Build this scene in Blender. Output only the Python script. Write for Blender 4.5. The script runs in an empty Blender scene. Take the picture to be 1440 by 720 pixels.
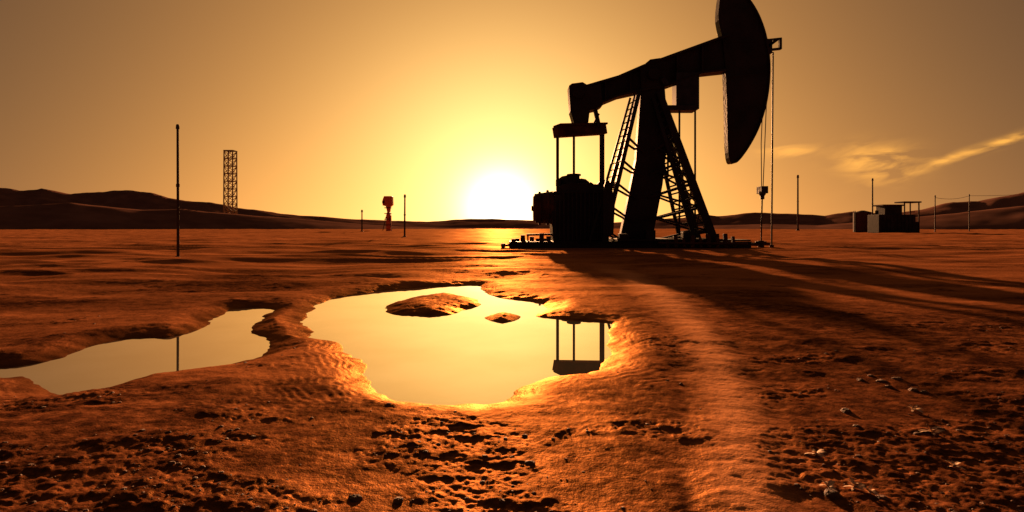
import bpy, math, random
import numpy as np
from mathutils import Vector, Matrix

random.seed(4); rng=np.random.default_rng(7)
scene=bpy.context.scene
CAM_H=1.2
F=800.0           # camera focal length in pixels, converts image coordinates to world positions
WATER=-0.05

# ------------------------------------------------------------------ noise
def perlin(x,y,seed=0):
    xi=np.floor(x).astype(np.int64); yi=np.floor(y).astype(np.int64)
    xf=x-xi; yf=y-yi
    def g(ix,iy,dx,dy):
        h=(ix*374761393+iy*668265263+seed*1442695041)&0xFFFFFFFF
        h=((h^(h>>13))*1274126177)&0xFFFFFFFF
        h=h^(h>>16)
        a=(h&0xFFFF)/65536.0*2*np.pi
        return np.cos(a)*dx+np.sin(a)*dy
    u=xf*xf*xf*(xf*(xf*6-15)+10); v=yf*yf*yf*(yf*(yf*6-15)+10)
    a=g(xi,yi,xf,yf); b=g(xi+1,yi,xf-1,yf); c=g(xi,yi+1,xf,yf-1); d=g(xi+1,yi+1,xf-1,yf-1)
    return ((a*(1-u)+b*u)*(1-v)+(c*(1-u)+d*u)*v)*1.5
def fbm(x,y,o=4,seed=0,gain=.5):
    s=0;a=1.0
    for i in range(o):
        s=s+a*perlin(x*2**i+i*17.3,y*2**i-i*9.1,seed+i); a*=gain
    return s
def sstep(a,b,x):
    t=np.clip((x-a)/(b-a),0,1); return t*t*(3-2*t)

# ------------------------------------------------------------------ puddle outlines (image pixel coordinates projected onto the ground)
def G(a,b,h=CAM_H-WATER):
    Y=F*h/(b-320.0); return ((a-720)/F*Y,Y)
def smooth(pts,n=4):
    out=[];N=len(pts);P=[np.array(p) for p in pts]
    for i in range(N):
        p0,p1,p2,p3=P[i-1],P[i],P[(i+1)%N],P[(i+2)%N]
        for k in range(n):
            t=k/n
            out.append(.5*((2*p1)+(-p0+p2)*t+(2*p0-5*p1+4*p2-p3)*t*t+(-p0+3*p1-3*p2+p3)*t**3))
    return np.array(out)
main=[(430,462),(430,445),(447,428),(475,418),(520,412),(565,406),(620,402),(672,401),(680,411),(705,419),(745,424),(768,430),(764,440),(762,447),(800,449),(835,452),(862,456),(856,472),(853,495),(851,514),(830,524),(790,529),(752,534),(728,547),(715,563),(690,569),(650,571),(600,568),(558,559),(530,545),(510,525),(505,507),(496,496),(472,482),(442,476)]
isl=[(538,436),(560,424),(600,416),(640,414),(668,422),(675,430),(640,440),(600,444),(560,442)]
glint_islet=[(680,447),(694,441.5),(712,440.5),(732,445),(728,450),(712,453.5),(692,452.5)]  # added mud islet, placed to cover the sun lamp's glint on the water
left=[(-90,524),(0,519),(60,511),(110,495),(150,482),(200,475),(250,473),(288,460),(303,446),(330,435),(365,432),(382,437),(370,449),(350,458),(360,470),(377,481),(374,495),(350,507),(320,514),(260,521),(200,530),(150,545),(110,556),(78,557),(66,543),(40,531),(0,530)]
polys=[smooth([G(*p) for p in pl]) for pl in (main,isl,left,glint_islet)]
def sdf(poly,x,y):
    n=len(poly); d=np.full(x.shape,1e9); ins=np.zeros(x.shape,bool)
    for i in range(n):
        ax,ay=poly[i]; bx,by=poly[(i+1)%n]
        ex,ey=bx-ax,by-ay; wx,wy=x-ax,y-ay
        t=np.clip((wx*ex+wy*ey)/(ex*ex+ey*ey+1e-12),0,1)
        d=np.minimum(d,(wx-ex*t)**2+(wy-ey*t)**2)
        c=((ay>y)!=(by>y))&(x<(bx-ax)*(y-ay)/(by-ay+1e-12)+ax)
        ins^=c
    d=np.sqrt(d); return np.where(ins,-d,d)
def polyline_d(pts,x,y):
    d=np.full(x.shape,1e9)
    for (ax,ay),(bx,by) in zip(pts[:-1],pts[1:]):
        ex,ey=bx-ax,by-ay; wx,wy=x-ax,y-ay
        t=np.clip((wx*ex+wy*ey)/(ex*ex+ey*ey),0,1)
        d=np.minimum(d,(wx-ex*t)**2+(wy-ey*t)**2)
    return np.sqrt(d)
trail=[G(a,b,1.2) for a,b in [(850,374),(885,388),(915,408),(945,432),(975,465),(1005,505),(1022,550),(1030,600),(1040,660),(1055,740)]]

def terrain(x,y):
    x=np.asarray(x,float); y=np.asarray(y,float)
    r=np.hypot(x,y)
    D=np.full(x.shape,3.0)
    m=(r<19)&(y>1.5)&(x>-14)&(x<5)
    xs,ys=x[m],y[m]
    wx=xs+.09*perlin(xs/.6,ys/.6,3)+.03*perlin(xs/.15,ys/.15,4)
    wy=ys+.10*perlin(xs/.6,ys/.6,5)+.03*perlin(xs/.15,ys/.15,6)
    dm=np.maximum(sdf(polys[0],wx,wy),-sdf(polys[1],wx,wy))
    dm=np.maximum(dm,-sdf(polys[3],.6*xs+.4*wx,.8*ys+.2*wy))
    D[m]=np.minimum(3.0,np.minimum(dm,sdf(polys[2],wx,wy)))
    Dp=np.maximum(D,0)
    pump=sstep(1.0,1.6,np.hypot((x-7.6)/7.5,(y-34)/4.0))
    und=.11*fbm(x/7,y/5,2,11)+.03*fbm(x/2.6,y/1.7,2,21)
    # gentler in the open strip right of the puddle
    und=und*(1-.6*sstep(3,6,x)*sstep(28,18,r))
    far=sstep(7,16,r)
    st=fbm(x/13+.12*y,y/4.2,3,31)
    und=und+far*(.09*(1-np.abs(st)*2.0)-.05)*(1-.65*sstep(1,5,x)*sstep(34,26,y))
    und=und+sstep(60,200,r)*.35*fbm(x/45,y/30,3,41)
    dt=polyline_d(trail,x,y); dt=dt+.05*perlin(x/.5,y/.5,8)
    tw=.13+.022*r
    dt=dt+.04*perlin(x/.22,y/.3,10)
    tr=np.exp(-(dt/tw)**2)*sstep(20,14,r)
    rut=np.exp(-((dt-1.25*tw)/(.38*tw))**2)*sstep(20,14,r)*(.55+.6*perlin(x/.7,y/.9,12))
    shore=sstep(.0,1.6,Dp)
    h=np.where(D>0, WATER+.085*(1-np.exp(-Dp/.30))+.022*np.exp(-((Dp-.45)/.25)**2)*(1+.8*perlin(x/.7,y/.7,9)), WATER-.10*(1-np.exp(np.minimum(D,0)/.25)))
    h=h+und*shore*pump+.010*tr-.016*rut*shore
    rm=fbm(x/1.3,y/.7,3,51)
    bias=sstep(4.4,3.2,y)*.62+sstep(.6,1.8,x)*sstep(9,5,y)*.35-.36
    bias=bias+ .55*np.exp(-((x-1.5)/.5)**2-((y-5.6)/.9)**2)
    rough=sstep(-.05,.6,rm+bias)*sstep(.12,.5,Dp)*(1-.9*tr)*sstep(22,12,r)
    islm=(D>0)&(r>6.5)&(x<.3)&(x>-2.2)&(y<12)&(y>7.2)&(D<.9)&(dm_full(x,y)<0)
    rough=np.where(islm,np.maximum(rough,.6*sstep(.0,.2,Dp)),rough)
    near=r<24
    det=np.zeros_like(x); rip=np.zeros_like(x); cr=np.zeros_like(x)
    xs,ys,Ds=x[near],y[near],Dp[near]
    n0=perlin(xs/.34,ys/.22,60); n1=perlin(xs/.12,ys/.08,61); n2=perlin(xs/.055,ys/.042,62); n3=perlin(xs/.028,ys/.024,63)
    cl=.014*np.maximum(0,n0+.1)+np.maximum(0,n1+.1)*.013+np.abs(n2)*.008+n3*.003
    cr[near]=np.clip(n0*.9+n1*.9+n2*.5,-1,1)
    det[near]=cl
    ph=Ds/.07+1.9*perlin(xs/.8,ys/.8,71)+.5*perlin(xs/.2,ys/.2,72)
    ph2=(ys*1.0-.25*xs)/.065+3.2*perlin(xs/1.1,ys/.9,73)+.9*perlin(xs/.25,ys/.25,76)
    k=sstep(.05,.2,Ds)*sstep(1.1,.6,Ds)*sstep(-.1,.35,perlin(xs/1.2,ys/1.2,74)+.05)
    k2=sstep(.6,1.2,Ds)*sstep(.05,.6,perlin(xs/1.4,ys/1.1,75)+.0)
    cleat=np.sin(2*np.pi*(ys/.08+.9*perlin(xs/.35,ys/.4,77)))
    rip[near]=.0018*np.sin(2*np.pi*ph)*k+.0006*np.sin(2*np.pi*ph2)*k2+.0007*cleat*rut[near]+.0005*cleat*tr[near]*sstep(-.1,.4,perlin(xs/.6,ys/.8,78))
    fade=sstep(24,12,r)
    h=h+det*rough*fade+rip*(1-rough)*fade*sstep(0.02,.15,Dp)
    h=h+(.005*fbm(x/.25,y/.2,2,81)+.0022*perlin(x/.05,y/.045,85))*sstep(30,15,r)*sstep(0,.2,Dp)
    wet=sstep(.38,.0,D+.10*perlin(x/.3,y/.3,91))*1.0
    return h,rough,tr,wet,cr,D,np.clip(rut,0,1)
def dm_full(x,y):
    # inside the main puddle outline (used only to find its islands)
    o=np.full(x.shape,1.0); m=(y>7)&(y<12.5)&(x>-3)&(x<.5)
    o[m]=sdf(polys[0],x[m],y[m]); return o
def ground_z(x,y): return float(terrain(np.array([x]),np.array([y]))[0][0])

# ------------------------------------------------------------------ materials
def mat(name,col,rough=.6,metal=0.0,spec=.5,bump=0.0,bscale=20,var=.3):
    m=bpy.data.materials.new(name); m.use_nodes=True; n=m.node_tree.nodes; l=m.node_tree.links
    b=n['Principled BSDF']; b.inputs['Roughness'].default_value=rough; b.inputs['Metallic'].default_value=metal
    b.inputs['Specular IOR Level'].default_value=spec
    tc=n.new('ShaderNodeTexCoord'); nz=n.new('ShaderNodeTexNoise'); nz.inputs['Scale'].default_value=bscale*.15; nz.inputs['Detail'].default_value=5
    l.new(tc.outputs['Object'],nz.inputs['Vector'])
    cr=n.new('ShaderNodeValToRGB'); cr.color_ramp.elements[0].position=.35; cr.color_ramp.elements[1].position=.7
    cr.color_ramp.elements[0].color=(*[c*(1-var) for c in col],1); cr.color_ramp.elements[1].color=(*[min(1,c*(1+var)) for c in col],1)
    l.new(nz.outputs['Fac'],cr.inputs[0]); l.new(cr.outputs[0],b.inputs['Base Color'])
    if bump:
        nb=n.new('ShaderNodeTexNoise'); nb.inputs['Scale'].default_value=bscale; l.new(tc.outputs['Object'],nb.inputs['Vector'])
        bp=n.new('ShaderNodeBump'); bp.inputs['Strength'].default_value=bump; bp.inputs['Distance'].default_value=.02
        l.new(nb.outputs['Fac'],bp.inputs['Height']); l.new(bp.outputs[0],b.inputs['Normal'])
    return m
M_steel=mat('dark_painted_steel',(.018,.012,.016),.6,.1,.25,.3,6,.5)
M_rust=mat('rusted_steel',(.07,.024,.013),.75,.1,.25,.5,10,.5)
M_cable=mat('cable_steel',(.05,.04,.035),.4,.8)
M_pole=mat('weathered_pole',(.03,.018,.014),.7)
M_red=mat('red_oxide_paint',(.75,.12,.03),.5)
M_pale=mat('weathered_sheet_metal',(.07,.035,.025),.8,0,.1)
M_rock=mat('stone',(.13,.055,.03),.8,0,.2,.6,60,.4)
M_straw=mat('dry_leaf',(.62,.42,.27),.7,0,.1)

# ground
mg=bpy.data.materials.new('desert_sand'); mg.use_nodes=True
n=mg.node_tree.nodes; l=mg.node_tree.links; b=n['Principled BSDF']
at=n.new('ShaderNodeAttribute'); at.attribute_name='mask'
sp=n.new('ShaderNodeSeparateColor'); l.new(at.outputs['Color'],sp.inputs[0])
tc=n.new('ShaderNodeTexCoord')
def noise(scale,detail=4,rough=.6,vec=None):
    q=n.new('ShaderNodeTexNoise'); q.inputs['Scale'].default_value=scale; q.inputs['Detail'].default_value=detail; q.inputs['Roughness'].default_value=rough
    l.new(vec or tc.outputs['Object'],q.inputs['Vector']); return q.outputs['Fac']
def ramp(f,a,ca,bb,cb):
    q=n.new('ShaderNodeValToRGB'); e=q.color_ramp.elements; e[0].position=a;e[1].position=bb
    e[0].color=(*ca,1); e[1].color=(*cb,1); l.new(f,q.inputs[0]); return q.outputs[0]
def mix(f,a,c,mode='MIX'):
    q=n.new('ShaderNodeMix'); q.data_type='RGBA'; q.blend_type=mode
    if isinstance(f,float): q.inputs[0].default_value=f
    else: l.new(f,q.inputs[0])
    for s,v in ((6,a),(7,c)):
        if isinstance(v,tuple): q.inputs[s].default_value=(*v,1)
        else: l.new(v,q.inputs[s])
    return q.outputs[2]
mp=n.new('ShaderNodeMapping'); mp.inputs['Scale'].default_value=(.10,.5,1); l.new(tc.outputs['Object'],mp.inputs[0])
sand=ramp(noise(1.0,7,.68,mp.outputs[0]),.38,(.12,.032,.014),.64,(.44,.150,.058))
fine=noise(22,4,.7)
sand=mix(.35,sand,ramp(fine,.35,(.09,.025,.011),.7,(.52,.185,.075)))
soil_vignette=ramp(fine,.36,(.012,.005,.004),.68,(.12,.036,.017))  # dark soil colour, also used for the vignette shade painted on the foreground
sand=mix(sp.outputs[1],sand,(.62,.27,.125))
c=mix(sp.outputs[0],sand,soil_vignette)
c=mix(sp.outputs[2],c,(.06,.019,.009))
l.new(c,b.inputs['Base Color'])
b.inputs['Roughness'].default_value=.8; b.inputs['Specular IOR Level'].default_value=0.0
bp=n.new('ShaderNodeBump'); bp.inputs['Strength'].default_value=.55; bp.inputs['Distance'].default_value=.011
l.new(noise(50,3,.7),bp.inputs['Height'])
l.new(bp.outputs[0],b.inputs['Normal'])
gl=n.new('ShaderNodeBsdfGlossy'); gl.inputs['Color'].default_value=(1,.45,.14,1); l.new(bp.outputs[0],gl.inputs['Normal'])
rr=n.new('ShaderNodeMapRange'); l.new(sp.outputs[2],rr.inputs[0]); rr.inputs[3].default_value=.52; rr.inputs[4].default_value=.40; l.new(rr.outputs[0],gl.inputs['Roughness'])
ff=n.new('ShaderNodeMapRange'); l.new(sp.outputs[0],ff.inputs[0]); ff.inputs[3].default_value=.075; ff.inputs[4].default_value=.028
ms=n.new('ShaderNodeMixShader'); l.new(ff.outputs[0],ms.inputs[0]); l.new(b.outputs[0],ms.inputs[1]); l.new(gl.outputs[0],ms.inputs[2])
l.new(ms.outputs[0],n['Material Output'].inputs['Surface'])
M_sand=mg

# ------------------------------------------------------------------ ground sheet
def grid_mesh(name,X,Y,Z,wrap,mats,mask=None):
    R,C=X.shape
    co=np.stack([X,Y,Z],-1).reshape(-1,3).astype(np.float32)
    i=np.arange(R-1)[:,None]; j=np.arange(C if wrap else C-1)[None,:]
    a=i*C+j; bq=i*C+(j+1)%C; cq=(i+1)*C+(j+1)%C; d=(i+1)*C+j
    f=np.stack([a,d,cq,bq],-1).reshape(-1,4).astype(np.int32)
    me=bpy.data.meshes.new(name); me.vertices.add(len(co)); me.vertices.foreach_set('co',co.ravel())
    me.loops.add(f.size); me.loops.foreach_set('vertex_index',f.ravel())
    me.polygons.add(len(f)); me.polygons.foreach_set('loop_start',np.arange(0,f.size,4,dtype=np.int32))
    me.polygons.foreach_set('use_smooth',np.ones(len(f),bool))
    me.update(calc_edges=True)
    if mask is not None:
        ca=me.color_attributes.new('mask','FLOAT_COLOR','POINT'); ca.data.foreach_set('color',mask.astype(np.float32).ravel())
    me.materials.append(mats); ob=bpy.data.objects.new(name,me); scene.collection.objects.link(ob); return ob
az=np.concatenate([np.linspace(-50,50,900,endpoint=False),np.linspace(50,310,150,endpoint=False)])*math.pi/180
rad=np.concatenate([np.linspace(.02,2,50,endpoint=False),np.geomspace(2,45,760,endpoint=False),np.geomspace(45,400,120,endpoint=False),np.geomspace(400,3500,25)])
A,Rr=np.meshgrid(az,rad)
X=np.sin(A)*Rr; Y=np.cos(A)*Rr
H,ro,tr,we,cr,_D,rut=terrain(X.ravel(),Y.ravel())
xr_,yr_=X.ravel(),Y.ravel()
wn=fbm(xr_/1.8,yr_/1.1,4,141)
dirt_vignette=1.0*sstep(5.0,3.1,yr_+.9*wn)+.95*sstep(.5,2.0,xr_+.7*wn)*sstep(12,6,yr_+2*wn)+.6*sstep(.05,.5,fbm(xr_/3.5,yr_/1.6,3,131))*sstep(40,15,yr_)+.45*sstep(-2.2,-5.5,xr_+.8*wn)*sstep(20,9,yr_)  # dark soil patches, plus vignette shade painted into the near ground and corners
dirt_vignette=np.clip(dirt_vignette,0,.95)*(1-.9*tr)*sstep(0,.4,_D)
dirt_vignette=np.maximum(dirt_vignette,.5*rut)
mask=np.stack([np.clip(np.maximum(ro*(.65+.6*cr),dirt_vignette*(.88+.5*cr)),0,1),tr*.8,we,np.ones_like(ro)],-1)
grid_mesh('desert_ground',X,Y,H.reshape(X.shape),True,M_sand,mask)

# water : two separate sheets that stop just under the banks
mw=bpy.data.materials.new('still_water'); mw.use_nodes=True; n=mw.node_tree.nodes; l=mw.node_tree.links; b=n['Principled BSDF']
b.inputs['Metallic'].default_value=.95; b.inputs['Roughness'].default_value=.0
tc=n.new('ShaderNodeTexCoord'); q=n.new('ShaderNodeTexNoise'); q.inputs['Scale'].default_value=.8; q.inputs['Detail'].default_value=5; l.new(tc.outputs['Object'],q.inputs['Vector'])
cr_=n.new('ShaderNodeValToRGB'); cr_.color_ramp.elements[0].position=.35; cr_.color_ramp.elements[1].position=.6
cr_.color_ramp.elements[0].color=(.90,.80,.60,1); cr_.color_ramp.elements[1].color=(.99,.91,.74,1); l.new(q.outputs['Fac'],cr_.inputs[0]); l.new(cr_.outputs[0],b.inputs['Base Color'])
def water(name,poly,other):
    x0,y0=poly.min(0)-.6; x1,y1=poly.max(0)+.6; st=.1
    gx=np.arange(x0,x1,st); gy=np.arange(y0,y1,st); GX,GY=np.meshgrid(gx,gy)
    cx,cy=(GX+st/2).ravel(),(GY+st/2).ravel()
    d=sdf(poly,cx,cy); do=sdf(other,cx,cy); ok=((d<.26)&(d<do)).reshape(GX.shape)
    idx={};v=[];f=[]
    for i,j in zip(*np.nonzero(ok)):
        q=[]
        for a,c in((i,j),(i,j+1),(i+1,j+1),(i+1,j)):
            if (a,c) not in idx: idx[(a,c)]=len(v); v.append((x0+c*st,y0+a*st,WATER))
            q.append(idx[(a,c)])
        f.append(q)
    me=bpy.data.meshes.new(name); me.from_pydata(v,[],f); me.materials.append(mw)
    o=bpy.data.objects.new(name,me); scene.collection.objects.link(o)
water('puddle',polys[0],polys[2]); water('puddle',polys[2],polys[0])

# ------------------------------------------------------------------ hills
def hills():
    az=np.linspace(-180,180,1400,endpoint=False)*math.pi/180
    rr=np.concatenate([np.linspace(360,620,50,endpoint=False),np.linspace(620,1150,60)])
    A,R=np.meshgrid(az,rr)
    X=np.sin(A)*R; Y=np.cos(A)*R
    px=720+F*np.tan(np.clip(A,-1.2,1.2))
    def prof(t): 
        xs,ys=zip(*t); return np.interp(px,xs,ys)
    e1=prof([(-800,300),(-200,296),(0,297),(100,292),(200,298),(260,297),(325,301),(400,306),(480,312),(560,317),(620,319),(950,320),(1000,316),(1080,314),(1150,316),(1210,312),(1300,306),(1380,300),(1440,296),(1700,292),(2500,300)])
    e2=prof([(-800,290),(-200,284),(-60,280),(0,282),(30,285),(60,281),(100,287),(150,285),(190,281),(215,280),(240,287),(290,292),(330,298),(420,307),(520,313),(600,315),(640,312),(700,311),(760,313),(860,316),(960,310),(985,305),(1010,308),(1060,303),(1120,306),(1160,309),(1200,304),(1250,307),(1300,302),(1340,296),(1375,295),(1400,290),(1440,286),(1700,285),(2500,295)])
    H1=(322-e1)/F*510; H2=(325-e2)/F*900
    g=fbm(X/60,Y/60,5,101); g2=fbm(X/22,Y/22,3,111)
    def bell(R,c,wf,wb):
        t=np.where(R<c,1-(c-R)/wf,1-(R-c)/wb); t=np.clip(t,0,1); return t**.9
    b1=bell(R,500,60,120); b2=bell(R,880,105,250)
    Z=np.maximum(H1*b1*(1+.12*g*(1-b1*.7)), H2*b2*(1+.22*g*(1-b2*.7)))+.25*g2*np.clip((H1*b1+H2*b2)/10,0,1)-1.0
    Z=np.where((R<365)|(R>1145),-3,Z)
    m=mat('hill_rock',(.20,.095,.07),.95,0,.0,0,.4,.2)
    return grid_mesh('hills',X,Y,Z,True,m)
hills()

# ------------------------------------------------------------------ builder
class B:
    def __init__(s): s.v=[];s.f=[]
    def add(s,v,f):
        o=len(s.v); s.v+= [tuple(p) for p in v]; s.f+=[tuple(i+o for i in q) for q in f]
    def beam(s,p,q,w,h,w2=None,h2=None):
        p=Vector(p);q=Vector(q);a=(q-p).normalized(); dep=Vector((0,1,0))
        if abs(a.dot(dep))>.95: dep=Vector((0,0,1))
        sd=a.cross(dep).normalized(); dp=sd.cross(a).normalized()
        w2=w if w2 is None else w2; h2=h if h2 is None else h2
        v=[c+sd*i*ww/2+dp*j*hh/2 for c,ww,hh in((p,w,h),(q,w2,h2)) for i,j in((-1,-1),(1,-1),(1,1),(-1,1))]
        s.add(v,[(0,1,2,3),(7,6,5,4),(0,4,5,1),(1,5,6,2),(2,6,7,3),(3,7,4,0)])
    def cyl(s,p,q,r,r2=None,n=16):
        p=Vector(p);q=Vector(q);a=(q-p).normalized(); r2=r if r2 is None else r2
        u=a.orthogonal().normalized(); w=a.cross(u)
        v=[c+u*math.cos(t*2*math.pi/n)*R+w*math.sin(t*2*math.pi/n)*R for c,R in((p,r),(q,r2)) for t in range(n)]
        s.add(v,[(i,(i+1)%n,n+(i+1)%n,n+i) for i in range(n)]+[tuple(range(n))[::-1],tuple(range(n,2*n))])
    def prism(s,pts,d0,d1):
        n=len(pts); v=[(x,d0,z) for x,z in pts]+[(x,d1,z) for x,z in pts]
        s.add(v,[tuple(range(n)),tuple(range(n,2*n))[::-1]]+[(i,n+i,n+(i+1)%n,(i+1)%n) for i in range(n)])
    def box(s,x0,x1,y0,y1,z0,z1): s.prism([(x0,z0),(x1,z0),(x1,z1),(x0,z1)],y0,y1)
    def ball(s,c,r,n=12):
        v=[];f=[]
        for i in range(n//2+1):
            for j in range(n):
                t=math.pi*i/(n//2); v.append((c[0]+r[0]*math.sin(t)*math.cos(j*2*math.pi/n),c[1]+r[1]*math.sin(t)*math.sin(j*2*math.pi/n),c[2]+r[2]*math.cos(t)))
        for i in range(n//2):
            for j in range(n): f.append((i*n+j,i*n+(j+1)%n,(i+1)*n+(j+1)%n,(i+1)*n+j))
        s.add(v,f)
    def obj(s,name,parent,m,bevel=.02,smooth=False):
        me=bpy.data.meshes.new(name); me.from_pydata(s.v,[],s.f); me.materials.append(m); me.update()
        import bmesh
        bm=bmesh.new(); bm.from_mesh(me); bmesh.ops.recalc_face_normals(bm,faces=bm.faces); bm.to_mesh(me); bm.free()
        o=bpy.data.objects.new(name,me); scene.collection.objects.link(o)
        if parent: o.parent=parent
        if bevel:
            md=o.modifiers.new('bevel','BEVEL'); md.width=bevel; md.segments=2; md.limit_method='ANGLE'
        if smooth:
            for p in me.polygons: p.use_smooth=True
        return o
def empty(name,loc,rz=0):
    e=bpy.data.objects.new(name,None); e.location=loc; e.rotation_euler=(0,0,rz); e.empty_display_size=.5; scene.collection.objects.link(e); return e

# ------------------------------------------------------------------ PUMPJACK (image pixel coordinates, each pixel 42.5 mm, datum at skid)
S=.0425
def P(x,y,d=0): return ((x-900)*S,d,(348-y)*S)
def P2(x,y): return ((x-900)*S,(348-y)*S)
pj=empty('oil_pumpjack',(7.65,34.0,0.0))
# walking beam
w=B(); top=[(820,122),(868,108),(905,92),(960,72),(1004,56),(1022,50)]; bot=[(1022,102),(985,106),(935,124),(900,131),(868,138),(836,151),(820,154)]
w.prism([P2(*p) for p in top+bot],-.16,.16)
for a,c in zip(top[:-1],top[1:]): w.beam(P(a[0],a[1]+2),P(c[0],c[1]+2),.14,.95)
for a,c in zip(bot[:-1],bot[1:]): w.beam(P(a[0],a[1]-2),P(c[0],c[1]-2),.14,.95)
for x in (850,885,950,985): 
    yt=np.interp(x,[p[0] for p in top],[p[1] for p in top]); yb=np.interp(x,[p[0] for p in bot[::-1]],[p[1] for p in bot[::-1]])
    w.beam(P(x,yt+3),P(x,yb-3),.10,.85)
w.prism([P2(*p) for p in [(898,98),(912,86),(926,84),(938,92),(940,120),(900,128)]],-.42,.42)
w.obj('walking_beam',pj,M_steel)
# tail / equalizer bearing
w=B(); w.prism([P2(*p) for p in [(799,123),(803,120),(818,118),(828,124),(843,120),(846,150),(838,155),(828,157),(826,174),(806,175),(801,158)]],-.5,.5)
w.cyl(P(812,134,-.75),P(812,134,.75),.34)
w.beam(P(815,172),P(813,190),.42,.4,.3,.3)
w.beam(P(836,150),P(842,176),.22,.3)
w.beam(P(842,160),P(834,176),.12,.3)
w.obj('tail_bearing',pj,M_steel)
# equalizer bar + pitman arms
w=B(); w.beam(P(779,190,-1.1),P(853,178,.9),.62,.5)
w.beam(P(781,181,-1.1),P(853,171,.9),.12,.7)
w.obj('equalizer_bar',pj,M_rust)
w=B()
for x,y0,y1,d,t in ((782,192,272,-1.1,.12),(806,190,262,-.4,.10),(851,185,262,.9,.15),(848,186,300,1.0,.08)):
    w.cyl(P(x,y0,d),P(x,y1,d),t*.75,n=10); w.ball(P(x,y1,d),(.16,.16,.16))
w.obj('pitman_arms',pj,M_steel,0)
# samson post
w=B()
w.prism([P2(*p) for p in [(900,126),(933,124),(938,190),(930,260),(914,347),(868,347),(878,300),(893,225)]],-.32,.32)
w.beam(P(916,128),P(916,112),.9,.9)
w.cyl(P(916,108,-.8),P(916,108,.8),.36)
w.obj('samson_post',pj,M_steel,.03)
w=B()
for sgn in(-1,1):
    a0,a1=P(896,132,sgn*.45),P(842,345,sgn*1.5); b0,b1=P(884,140,sgn*.45),P(822,345,sgn*1.6)
    w.beam(a0,a1,.24,.24); 
    if sgn<0: 
        w.beam(b0,b1,.13,.13)
        for k in range(1,22):
            t=k/22; w.beam(Vector(a0).lerp(Vector(a1),t),Vector(b0).lerp(Vector(b1),t),.06,.06)
    a0,a1=P(924,132,sgn*.45),P(994,346,sgn*1.5)
    w.beam(a0,a1,.36,.28,.50,.3)
    c0,c1=P(916,140,sgn*.45),P(968,346,sgn*1.5)
    w.beam(c0,c1,.20,.15)
    for k in range(1,19):
        t=k/19; w.beam(Vector(a0).lerp(Vector(a1),t),Vector(c0).lerp(Vector(c1),t)-Vector((0,0,.1)),.10,.10)
L=lambda p,q,t: Vector(p).lerp(Vector(q),t)
fr=[(P(924,132,s*.45),P(994,346,s*1.5)) for s in(-1,1)]
re=[(P(896,132,s*.45),P(842,345,s*1.5)) for s in(-1,1)]
ts=[.3,.45,.6,.75,.9]
for i,t in enumerate(ts):
    for pr in(fr,re): w.beam(L(*pr[0],t),L(*pr[1],t),.14,.14)
    if i<len(ts)-1:
        t2=ts[i+1]
        for k in(0,1):
            w.beam(L(*fr[k],t),L(*fr[1-k],t2),.10,.10)
    for k in (0,1):
        w.beam(L(*fr[k],t),P(915-i*3,132+214*t+18,(-.3,.3)[k]),.14,.14)
        w.beam(P(920-i*3,132+214*t-22,(-.3,.3)[k]),L(*fr[k],t),.11,.11)
        w.beam(L(*re[k],t),P(905-i*5,132+214*t+20,(-.3,.3)[k]),.12,.12)
w.obj('support_frame',pj,M_steel,0)
# hanging bearing box and rods
w=B(); w.box(*[ (948-900)*S,(980-900)*S],-.45,.45,(348-155)*S,(348-104)*S)
w.box((932-900)*S,(975-900)*S,-.7,.2,(348-158)*S,(348-151)*S)
w.beam(P(934,116,-.5),P(928,120,-.5),.5,.3)
w.obj('beam_box',pj,mat('blue_grey_steel',(.022,.022,.038),.6,.1,.25))
w=B()
for x,y1,d in((953,344,-.35),(976,344,-.2),(936,250,-.5)): w.cyl(P(x,152,d),P(x,y1,d),.06,n=8)
w.obj('guide_rods',pj,M_steel,0)
# horse head
hp=[(1009,8),(1012,-6),(1021,-15),(1033,-13),(1046,-2),(1058,15),(1067,34),(1074,58),(1078,90),(1077,122),(1072,152),(1063,180),(1052,202),(1040,220),(1031,229),(1024,228),(1021,205),(1020,160),(1018,105),(1014,60),(1008,30)]
sm=[]; N=len(hp)
for i in range(N):
    p0,p1,p2,p3=[np.array(hp[(i+k)%N],float) for k in(-1,0,1,2)]
    for k in range(3):
        t=k/3; sm.append(tuple(.5*((2*p1)+(-p0+p2)*t+(2*p0-5*p1+4*p2-p3)*t*t+(-p0+3*p1-3*p2+p3)*t**3)))
w=B(); w.prism([P2(*p) for p in sm],-.30,.30)
front=sm[9:43]
for a,c in zip(front[:-1],front[1:]): w.beam(P(*a),P(*c),.10,.85)
w.beam(P(1016,60),P(1060,60),.12,.66); w.beam(P(1019,110),P(1070,105),.12,.66)
w.obj('horse_head',pj,M_steel,.015)
w=B()
w.beam(P(1076,68,0),P(1092,56,0),.16,.5); w.beam(P(1078,57,-.1),P(1097,55,-.1),.10,.2); w.beam(P(1096,54,-.1),P(1096,70,-.1),.14,.2); w.beam(P(1078,71,-.1),P(1097,69,-.1),.12,.2); w.beam(P(1080,56),P(1080,76),.3,.5)
w.obj('bridle_anchor',pj,M_steel,.01)
w=B()
arc=[(1079,90),(1078,122),(1075,150),(1073,200),(1072,264)]
for d in(-.25,.25):
    for a,c in zip(arc[:-1],arc[1:]): w.cyl(P(*a,d),P(*c,d*(.4 if c[1]>=264 else 1)),.025,n=6)
w.cyl(P(1086,74,-.1),P(1084,354,-.1),.05,n=8)
w.cyl(P(1072,272),P(1070,354),.045,n=8)
w.obj('bridle_cables',pj,M_cable,0)
w=B(); w.beam(P(1072,262),P(1072,272),.40,.7); w.ball(P(1072,270),(.22,.22,.28)); w.cyl(P(1072,270),P(1072,280),.12)
w.obj('carrier_bar',pj,M_steel,.01)
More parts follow.
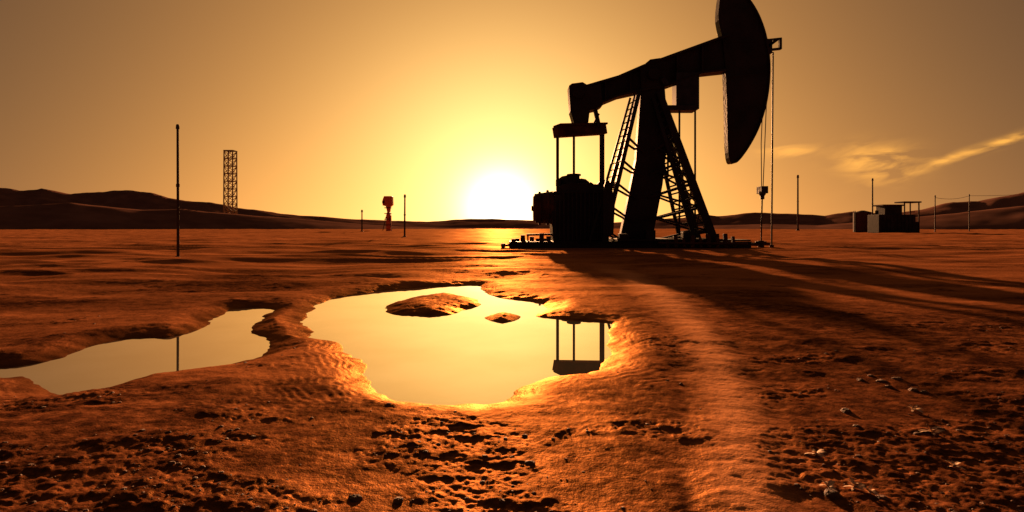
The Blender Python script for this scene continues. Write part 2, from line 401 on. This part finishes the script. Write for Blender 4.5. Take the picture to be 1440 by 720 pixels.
w=B(); w.cyl(P(1070,356),P(1070,338),.2,.17); w.cyl(P(1070,342),P(1070,339),.32); w.cyl((P(1070,349)[0]-.55,0,.22),(P(1070,349)[0]+.5,0,.22),.09); w.cyl(P(1084,356,-.1),P(1084,344,-.1),.13)
w.obj('wellhead',pj,M_rust,0)
# gearbox / prime mover
w=B()
w.prism([P2(*p) for p in [(776,343),(774,300),(779,272),(786,262),(800,258),(828,260),(842,266),(851,280),(852,343)]],-1.15,1.15)
for i in range(13):
    x=779+i*5.7; w.beam(P(x,338,-1.22),P(x,270 if 1<i<11 else 284,-1.22),.11,.18)
w.box((772-900)*S,(856-900)*S,-1.3,1.3,.25,.42)
w.box((776-900)*S,(850-900)*S,-1.28,1.28,(348-272)*S-.06,(348-272)*S+.06)
w.obj('gearbox',pj,M_steel,.04)
w=B()
w.cyl(P(752,293,-.2),P(778,292,-.2),.86,.98,28); w.cyl(P(749.5,293,-.2),P(753,293,-.2),.72,.80,28); w.cyl(P(757,293,-.2),P(760,293,-.2),1.0,n=28); w.cyl(P(768,292,-.2),P(771,292,-.2),1.05,n=28)
w.cyl(P(747,293,-.2),P(752,293,-.2),.16)
w.obj('motor_drum',pj,M_rust,.02)
w=B()
w.ball(P(797,258),(.62,.7,.5)); w.ball(P(818,260,.2),(.55,.6,.42)); w.cyl(P(806,262,-.4),P(806,247,-.4),.34); w.cyl(P(806,248,-.4),P(806,245.5,-.4),.42); w.beam(P(784,262,-.6),P(784,253,-.6),.3,.4); w.cyl(P(832,268,.3),P(838,262,.3),.42); w.cyl(P(790,262,-.9),P(838,262,-.9),.07)
w.obj('gearbox_fittings',pj,M_steel,.02)
# counterweight + crank
w=B()
w.prism([P2(*p) for p in [(838,262),(850,250),(861,252),(866,268),(864,300),(858,318),(846,318),(842,296)]],.95,1.45)
w.prism([P2(*p) for p in [(842,270),(852,262),(858,290),(856,330),(842,330)]],-1.6,-1.3)
w.obj('counterweight',pj,M_steel,.03)
# skid
w=B()
for d in(-1.55,1.55):
    w.box((716-900)*S,(1040-900)*S,d-.12,d+.12,.0,.34); w.box((716-900)*S,(1040-900)*S,d-.22,d+.22,.34,.40)
for x in range(722,1040,22): w.box((x-900)*S-.12,(x-900)*S+.12,-1.42,1.42,.05,.30)
w.box((860-900)*S,(1000-900)*S,-1.9,1.9,.42,.56)
for x in(870,905,955,990): w.box((x-900)*S-.28,(x-900)*S+.28,-1.75,-1.25,.56,.85+.1*(x%3))
w.box((1003-900)*S,(1044-900)*S,-1.2,.8,.41,.5)
w.obj('skid_base',pj,M_steel,.01)
w=B()
for x,y,d,r in((722,338,-1.2,.18),(735,334,-.6,.24),(748,336,.2,.2),(760,331,-1.3,.22),(728,339,.9,.22),(770,335,-.9,.2),(708,344,-1.0,.16)):
    w.cyl(P(x,347,d),P(x,y,d),r*.6); w.beam(P(x-3,y,d),P(x+3,y,d),r*1.4,r*1.6)
    w.cyl(P(x-8,y+5,d),P(x+9,y+5,d),.06)
w.beam(P(705,344,-1.3),P(776,343,-1.3),.12,.3); w.beam(P(740,330,-.4),P(778,329,-.4),.12,.5); w.beam(P(742,345,-.4),P(742,330,-.4),.1,.1)
for k in range(9): w.beam(P(925+k*11,346,-2.1),P(925+k*11,336-(k*5)%9,-2.1+.1*(k%3)),.16+.05*(k%2),.2)
w.cyl(P(912,340,-2.2),P(1030,341,-2.2),.07)
w.cyl(P(1000,341,-1.2),P(1068,344,-.1),.09)
w.obj('pipework',pj,M_rust,.01)

# ------------------------------------------------------------------ poles
def pole(x,y,h,r,name='metal_pole',m=M_pole,lean=0):
    z=ground_z(x,y) if y<360 else 0
    e=empty(name,(x,y,z)); e.rotation_euler=(0,lean,0)
    w=B(); w.cyl((0,0,-.3),(0,0,h),r,r*.8,12); w.cyl((0,0,h*.55),(0,0,h*.55+.12),r*1.25,n=12); w.obj('shaft',e,m,0)
    w=B(); w.cyl((0,0,h),(0,0,h+r*2.5),r*1.3,r*1.1,12); w.ball((0,0,h+r*2.6),(r*1.1,r*1.1,r*.9)); w.cyl((-.02,0,.0),(0,0,r*1.5),r*2.2,r*1.4,12); w.obj('cap_and_collar',e,m,0)
    return e
def at_(px,Yd): return (px-720)/F*Yd
pole(at_(250.5,22.9),22.9,5.2,.055,lean=-.004)
pole(at_(569,68),68,4.75,.11,lean=.006)
pole(at_(509,137),137,4.7,.18)
pole(at_(1122,200),200,18.5,.32,m=M_rust)
pole(at_(1227,131),131,12.0,.17)
pole(at_(1315,150),150,9.2,.14)
pole(at_(1363,170),170,10.8,.15)
# overhead cable
cu=bpy.data.curves.new('overhead_cable','CURVE'); cu.dimensions='3D'; cu.bevel_depth=.05
s_=cu.splines.new('POLY'); A0=Vector((at_(1315,150),150,9.1)); A1=Vector((at_(1363,170),170,10.7)); A2=Vector((at_(1600,190),190,17.5)); pts=[]
for a,c in((A0,A1),(A1,A2)):
    for k in range(12):
        t=k/11; p=a.lerp(c,t); p.z-=4*t*(1-t)*(a-c).length*.02; pts.append(p)
s_.points.add(len(pts)-1)
for i,p in enumerate(pts): s_.points[i].co=(*p,1)
cu.materials.append(M_cable); o=bpy.data.objects.new('overhead_cable',cu); scene.collection.objects.link(o)
pole(A2.x,190,17.5,.16)

# lattice tower on the ridge
Yt=500; e=empty('lattice_tower',(at_(324,Yt),Yt,8.5)); w=B(); hw_,Ht=3.9,60
cs=[(-hw_,-hw_),(hw_,-hw_),(hw_,hw_),(-hw_,hw_)]
for x,y in cs: w.beam((x,y,0),(x*.95,y*.95,Ht),.8,.8)
nb=9
for k in range(nb+1):
    z=Ht*k/nb
    for i in range(4):
        a,c=cs[i],cs[(i+1)%4]; w.beam((*a,z),(*c,z),.6,.6)
        if k<nb:
            z2=Ht*(k+1)/nb; w.beam((*a,z),(*c,z2),.45,.45); 
            if i%2==0: w.beam((*c,z),(*a,z2),.45,.45)
w.obj('lattice',e,mat('tower_steel',(.30,.17,.07),.6),0)
w=B(); w.box(-4.2,4.2,-4.2,4.2,Ht,Ht+.4); w.obj('top_platform',e,M_rust,0)

# red signal tower
Yr=200; k_=Yr/F; e=empty('signal_tower',(at_(545.5,Yr),Yr,0)); w=B()
def R2(x,y): return ((x-545.5)*k_,(324.8-y)*k_)
w.prism([R2(*p) for p in[(539,281),(541,276),(552,276),(552.5,288),(549,291),(543,290),(539,289)]],-1.3,1.3); w.obj('head',e,M_red,.1)
w=B(); w.prism([R2(*p) for p in[(543,290),(549.5,290),(548.5,298),(550,303),(550,325),(543.5,325),(543.5,303),(545,298)]],-.8,.8); w.obj('stem',e,M_red,.1)
w=B(); 
for z in (2,4,6,8): w.box(-1.1,1.1,-.95,.95,z,z+.25)
w.beam((-1.6,-.9,0),(-.5,-.9,5),.2,.2); w.beam((1.6,-.9,0),(.7,-.9,5),.2,.2); w.box(-1.7,-.9,-1.5,-.9,9.6,10.6); w.obj('bands_and_braces',e,M_rust,0)

# equipment shed
Ys=130; k2=Ys/F; e=empty('equipment_shed',(at_(1256,Ys),Ys,ground_z(at_(1256,Ys),Ys)))
def Q(x): return (x-1256)*k2
def Zq(y): return (327.4-y)*k2
w=B(); w.box(Q(1228),Q(1279),-2,2,0,Zq(302)); w.box(Q(1238),Q(1262),-1.6,1.6,Zq(302),Zq(290))
for i in range(10): w.box(Q(1229+i*5),Q(1230+i*5),-2.08,-2.0,0,Zq(303))
w.obj('cabin',e,M_steel,.04)
w=B(); w.box(Q(1234),Q(1264),-2.0,2.0,Zq(290),Zq(288)); w.box(Q(1264.2),Q(1289),-1.6,1.6,Zq(285.5),Zq(283.5)); w.beam((Q(1286),-1.4,0),(Q(1286),-1.4,Zq(285)),.22,.22); w.beam((Q(1286),1.4,0),(Q(1286),1.4,Zq(285)),.22,.22)
w.beam((Q(1266),-1.4,Zq(302)),(Q(1266),-1.4,Zq(284)),.22,.22); w.beam((Q(1279),0,Zq(298)),(Q(1286),0,Zq(298)),.2,.2)
w.obj('canopy',e,M_rust,.02)
w=B(); w.box(Q(1244),Q(1252),-2.06,-1.95,.1,Zq(312)); w.cyl((Q(1233),0,Zq(302)),(Q(1233),0,Zq(296)),.35); w.cyl((Q(1283),-1,0),(Q(1283),-1,Zq(312)),.5); w.obj('door_and_vents',e,M_steel,.02)
e=empty('storage_tank',(at_(1213,150),150,0)); w=B(); w.cyl((0,0,-.2),(0,0,5.2),2.15,n=32); w.cyl((0,0,5.2),(0,0,5.7),2.2,.4,32); w.cyl((0,0,2.6),(0,0,2.7),2.2,n=32); w.obj('shell',e,M_pale,0)
w=B(); w.beam((-2.3,-.6,0),(-2.3,-.6,5.6),.12,.12); w.beam((-2.3,.0,0),(-2.3,.0,5.6),.12,.12)
for k in range(10): w.beam((-2.3,-.6,.5*k+.4),(-2.3,0,.5*k+.4),.08,.08)
w.obj('ladder',e,M_steel,0)

# ------------------------------------------------------------------ stones (one object)
import bmesh
bm=bmesh.new(); bmesh.ops.create_icosphere(bm,subdivisions=2,radius=1); iv=np.array([v.co[:] for v in bm.verts]); iff=np.array([[v.index for v in f.verts] for f in bm.faces]); bm.free()
def stones(name,XY,size):
    h,ro,tr,we,_,_d,_r=terrain(XY[:,0],XY[:,1]); keep=(we<.3)&(_d>.25)&((rng.random(len(h))<(.06+ro)*(1-tr))|(size>.021)); XY=XY[keep];h=h[keep]; size=size[keep]
    V=[];Fc=[]
    for i in range(len(XY)):
        s=size[i]; a=rng.random()*6.28; sc=np.array([1,rng.uniform(.6,1),rng.uniform(.35,.6)])*s
        v=iv*(1+.22*perlin(iv[:,0]*1.7+i,iv[:,1]*1.7+iv[:,2]*2.1,i%50))[:,None]*sc
        ca,sa=math.cos(a),math.sin(a); v=np.stack([v[:,0]*ca-v[:,1]*sa,v[:,0]*sa+v[:,1]*ca,v[:,2]],-1)+[XY[i,0],XY[i,1],h[i]-s*.05]
        Fc.append(iff+len(iv)*i); V.append(v)
    V=np.concatenate(V);Fc=np.concatenate(Fc); me=bpy.data.meshes.new(name); me.from_pydata(V.tolist(),[],Fc.tolist()); me.materials.append(M_rock)
    o=bpy.data.objects.new(name,me); scene.collection.objects.link(o)
Nn=2600; yy=2.0+6*rng.random(Nn)**2.0; xx=(rng.random(Nn)*2-1)*(.95*yy+.4)
ex_=[G(a,b_,1.2) for a,b_ in((1225,525),(1240,532),(1262,530),(1285,545),(1300,548),(1250,540),(1210,530),(1190,575),(1205,600),(745,660),(500,712),(560,714),(1320,600),(1290,606),(1170,700),(1240,705))]
xx=np.concatenate([xx,[p[0] for p in ex_]]); yy=np.concatenate([yy,[p[1] for p in ex_]])
sz=.004+.013*rng.random(len(xx))**5+.0008*yy; sz[-len(ex_):]=rng.uniform(.024,.045,len(ex_))
stones('scattered_stones',np.stack([xx,yy],-1),sz)

# dry weeds
def weed(x,y,s):
    z=ground_z(x,y); w=B()
    for i in range(16):
        a=random.random()*6.28; el=random.uniform(.15,1.1); L_=s*random.uniform(.6,1.2); wd=s*.16
        d=Vector((math.cos(a),math.sin(a),0)); sd=Vector((-d.y,d.x,0)); pts=[]
        for k in range(5):
            t=k/4; c=d*L_*t*math.cos(el)+Vector((0,0,L_*(t*math.sin(el)-.35*t*t))); ww=wd*math.sin(math.pi*(.12+.86*t))
            pts+= [c-sd*ww,c+sd*ww+Vector((0,0,ww*.4))]
        w.add(pts,[(2*k,2*k+1,2*k+3,2*k+2) for k in range(4)])
    o=w.obj('dry_weed',None,M_straw,0,True); o.location=(x,y,z+.005)
for a,bq,s in((1147,642,.06),(1203,690,.065),(1312,606,.07),(1341,652,.05),(1165,692,.05),(1285,572,.06),(1222,700,.04)):
    p=G(a,bq,1.2); weed(p[0],p[1],s)

# ------------------------------------------------------------------ sun lamp
AZ=math.radians(-1.1); EL=math.radians(9.0)
Sv=Vector((math.sin(AZ)*math.cos(EL),math.cos(AZ)*math.cos(EL),math.sin(EL)))
ld=bpy.data.lights.new('sun','SUN'); ld.energy=14.0; ld.angle=math.radians(.7); ld.color=(1,.47,.20)
lo=bpy.data.objects.new('sun',ld); lo.rotation_euler=Sv.to_track_quat('Z','Y').to_euler(); lo.location=(0,100,30); scene.collection.objects.link(lo)

# ------------------------------------------------------------------ world
wd=bpy.data.worlds.new('World'); scene.world=wd; wd.use_nodes=True; nt=wd.node_tree; n=nt.nodes; l=nt.links; n.clear()
wd.cycles.sampling_method='MANUAL'; wd.cycles.sample_map_resolution=512
out=n.new('ShaderNodeOutputWorld'); bg=n.new('ShaderNodeBackground'); bg2=n.new('ShaderNodeBackground'); ad=n.new('ShaderNodeAddShader')
sky=n.new('ShaderNodeTexSky'); sky.sky_type='NISHITA'; sky.sun_disc=False; sky.sun_elevation=EL; sky.sun_rotation=AZ; sky.dust_density=5; sky.air_density=1.5
l.new(sky.outputs[0],bg.inputs[0]); bg.inputs[1].default_value=.004
l.new(bg.outputs[0],ad.inputs[0]); l.new(bg2.outputs[0],ad.inputs[1]); l.new(ad.outputs[0],out.inputs[0])
tc=n.new('ShaderNodeTexCoord')
def mth(op,a,b=None,c=None):
    q=n.new('ShaderNodeMath'); q.operation=op
    for i,v in enumerate((a,b,c)):
        if v is None: continue
        if isinstance(v,(int,float)): q.inputs[i].default_value=v
        else: l.new(v,q.inputs[i])
    return q.outputs[0]
vn=n.new('ShaderNodeVectorMath'); vn.operation='NORMALIZE'; l.new(tc.outputs['Generated'],vn.inputs[0])
EV=math.radians(2.1)
gs=(math.sin(AZ)*math.cos(EV),math.cos(AZ)*math.cos(EV),math.sin(EV))
dt_=n.new('ShaderNodeVectorMath'); dt_.operation='DOT_PRODUCT'; l.new(vn.outputs[0],dt_.inputs[0]); dt_.inputs[1].default_value=gs
th=mth('MULTIPLY',mth('ARCCOSINE',mth('MINIMUM',dt_.outputs['Value'],.999999)),57.2958)
sx=n.new('ShaderNodeSeparateXYZ'); l.new(vn.outputs[0],sx.inputs[0])
el=mth('MULTIPLY',mth('ARCSINE',sx.outputs[2]),57.2958); el=mth('MAXIMUM',el,0.0)
def gau(x,s): return mth('EXPONENT',mth('MULTIPLY',mth('POWER',mth('DIVIDE',x,s),2.0),-1.0))
def ex(x,s): return mth('EXPONENT',mth('DIVIDE',x,-s))
def scale(col,f):
    q=n.new('ShaderNodeVectorMath'); q.operation='SCALE'
    q.inputs[0].default_value=col; l.new(f,q.inputs['Scale']); return q.outputs[0]
def vadd(a,b_):
    q=n.new('ShaderNodeVectorMath'); q.operation='ADD'; l.new(a,q.inputs[0]); l.new(b_,q.inputs[1]); return q.outputs[0]
base=mth('MULTIPLY',gau(th,31.5),mth('ADD',mth('MULTIPLY',ex(el,7.5),1.25),.90))
tot=scale((.84,.345,.060),base)
tot=vadd(tot,scale((.42,.43,.15),gau(th,14.5)))
tot=vadd(tot,scale((1.3,1.15,.70),ex(th,3.8)))
tot=vadd(tot,scale((1.8,1.6,1.2),gau(th,3.2)))
amb=mth('ADD',mth('MULTIPLY',ex(el,12.0),.07),.035)
tot=vadd(tot,scale((1.0,.55,.38),amb))
# wispy cloud
yc=mth('MAXIMUM',sx.outputs[1],.05); u=mth('DIVIDE',sx.outputs[0],yc); v=mth('DIVIDE',sx.outputs[2],yc)
cv=n.new('ShaderNodeCombineXYZ'); l.new(mth('MULTIPLY',u,14.0),cv.inputs[0]); l.new(mth('ADD',mth('MULTIPLY',v,52.0),mth('MULTIPLY',u,-9.0)),cv.inputs[1])
nz=n.new('ShaderNodeTexNoise'); nz.inputs['Scale'].default_value=1.0; nz.inputs['Detail'].default_value=5; nz.inputs['Distortion'].default_value=.6; l.new(cv.outputs[0],nz.inputs['Vector'])
def blob(u0,v0,su,sv,slope=0):
    du=mth('SUBTRACT',u,u0); dv=mth('SUBTRACT',mth('SUBTRACT',v,v0),mth('MULTIPLY',du,slope))
    return mth('MULTIPLY',gau(du,su),gau(dv,sv))
mk=mth('ADD',blob(.645,.116,.06,.026,0.0),blob(.83,.140,.13,.008,.32))
mk=mth('ADD',mk,mth('MULTIPLY',blob(.49,.135,.05,.012,0.0),.5))
cl=n.new('ShaderNodeMapRange'); cl.inputs[1].default_value=.40; cl.inputs[2].default_value=.66; l.new(nz.outputs['Fac'],cl.inputs[0])
tot=vadd(tot,scale((.85,.38,.04),mth('MULTIPLY',mk,cl.outputs[0])))
l.new(tot,bg2.inputs[0]); bg2.inputs[1].default_value=1.0

# ------------------------------------------------------------------ camera
cd=bpy.data.cameras.new('camera'); cd.lens=20; cd.sensor_width=36; cd.clip_end=8000; cd.clip_start=.05; cd.shift_y=-40/1440
co=bpy.data.objects.new('camera',cd); co.location=(0,0,CAM_H+0.0); co.rotation_euler=(math.pi/2,0,0); scene.collection.objects.link(co); scene.camera=co
scene.view_settings.view_transform='Standard'; scene.view_settings.look='None'; scene.view_settings.exposure=0
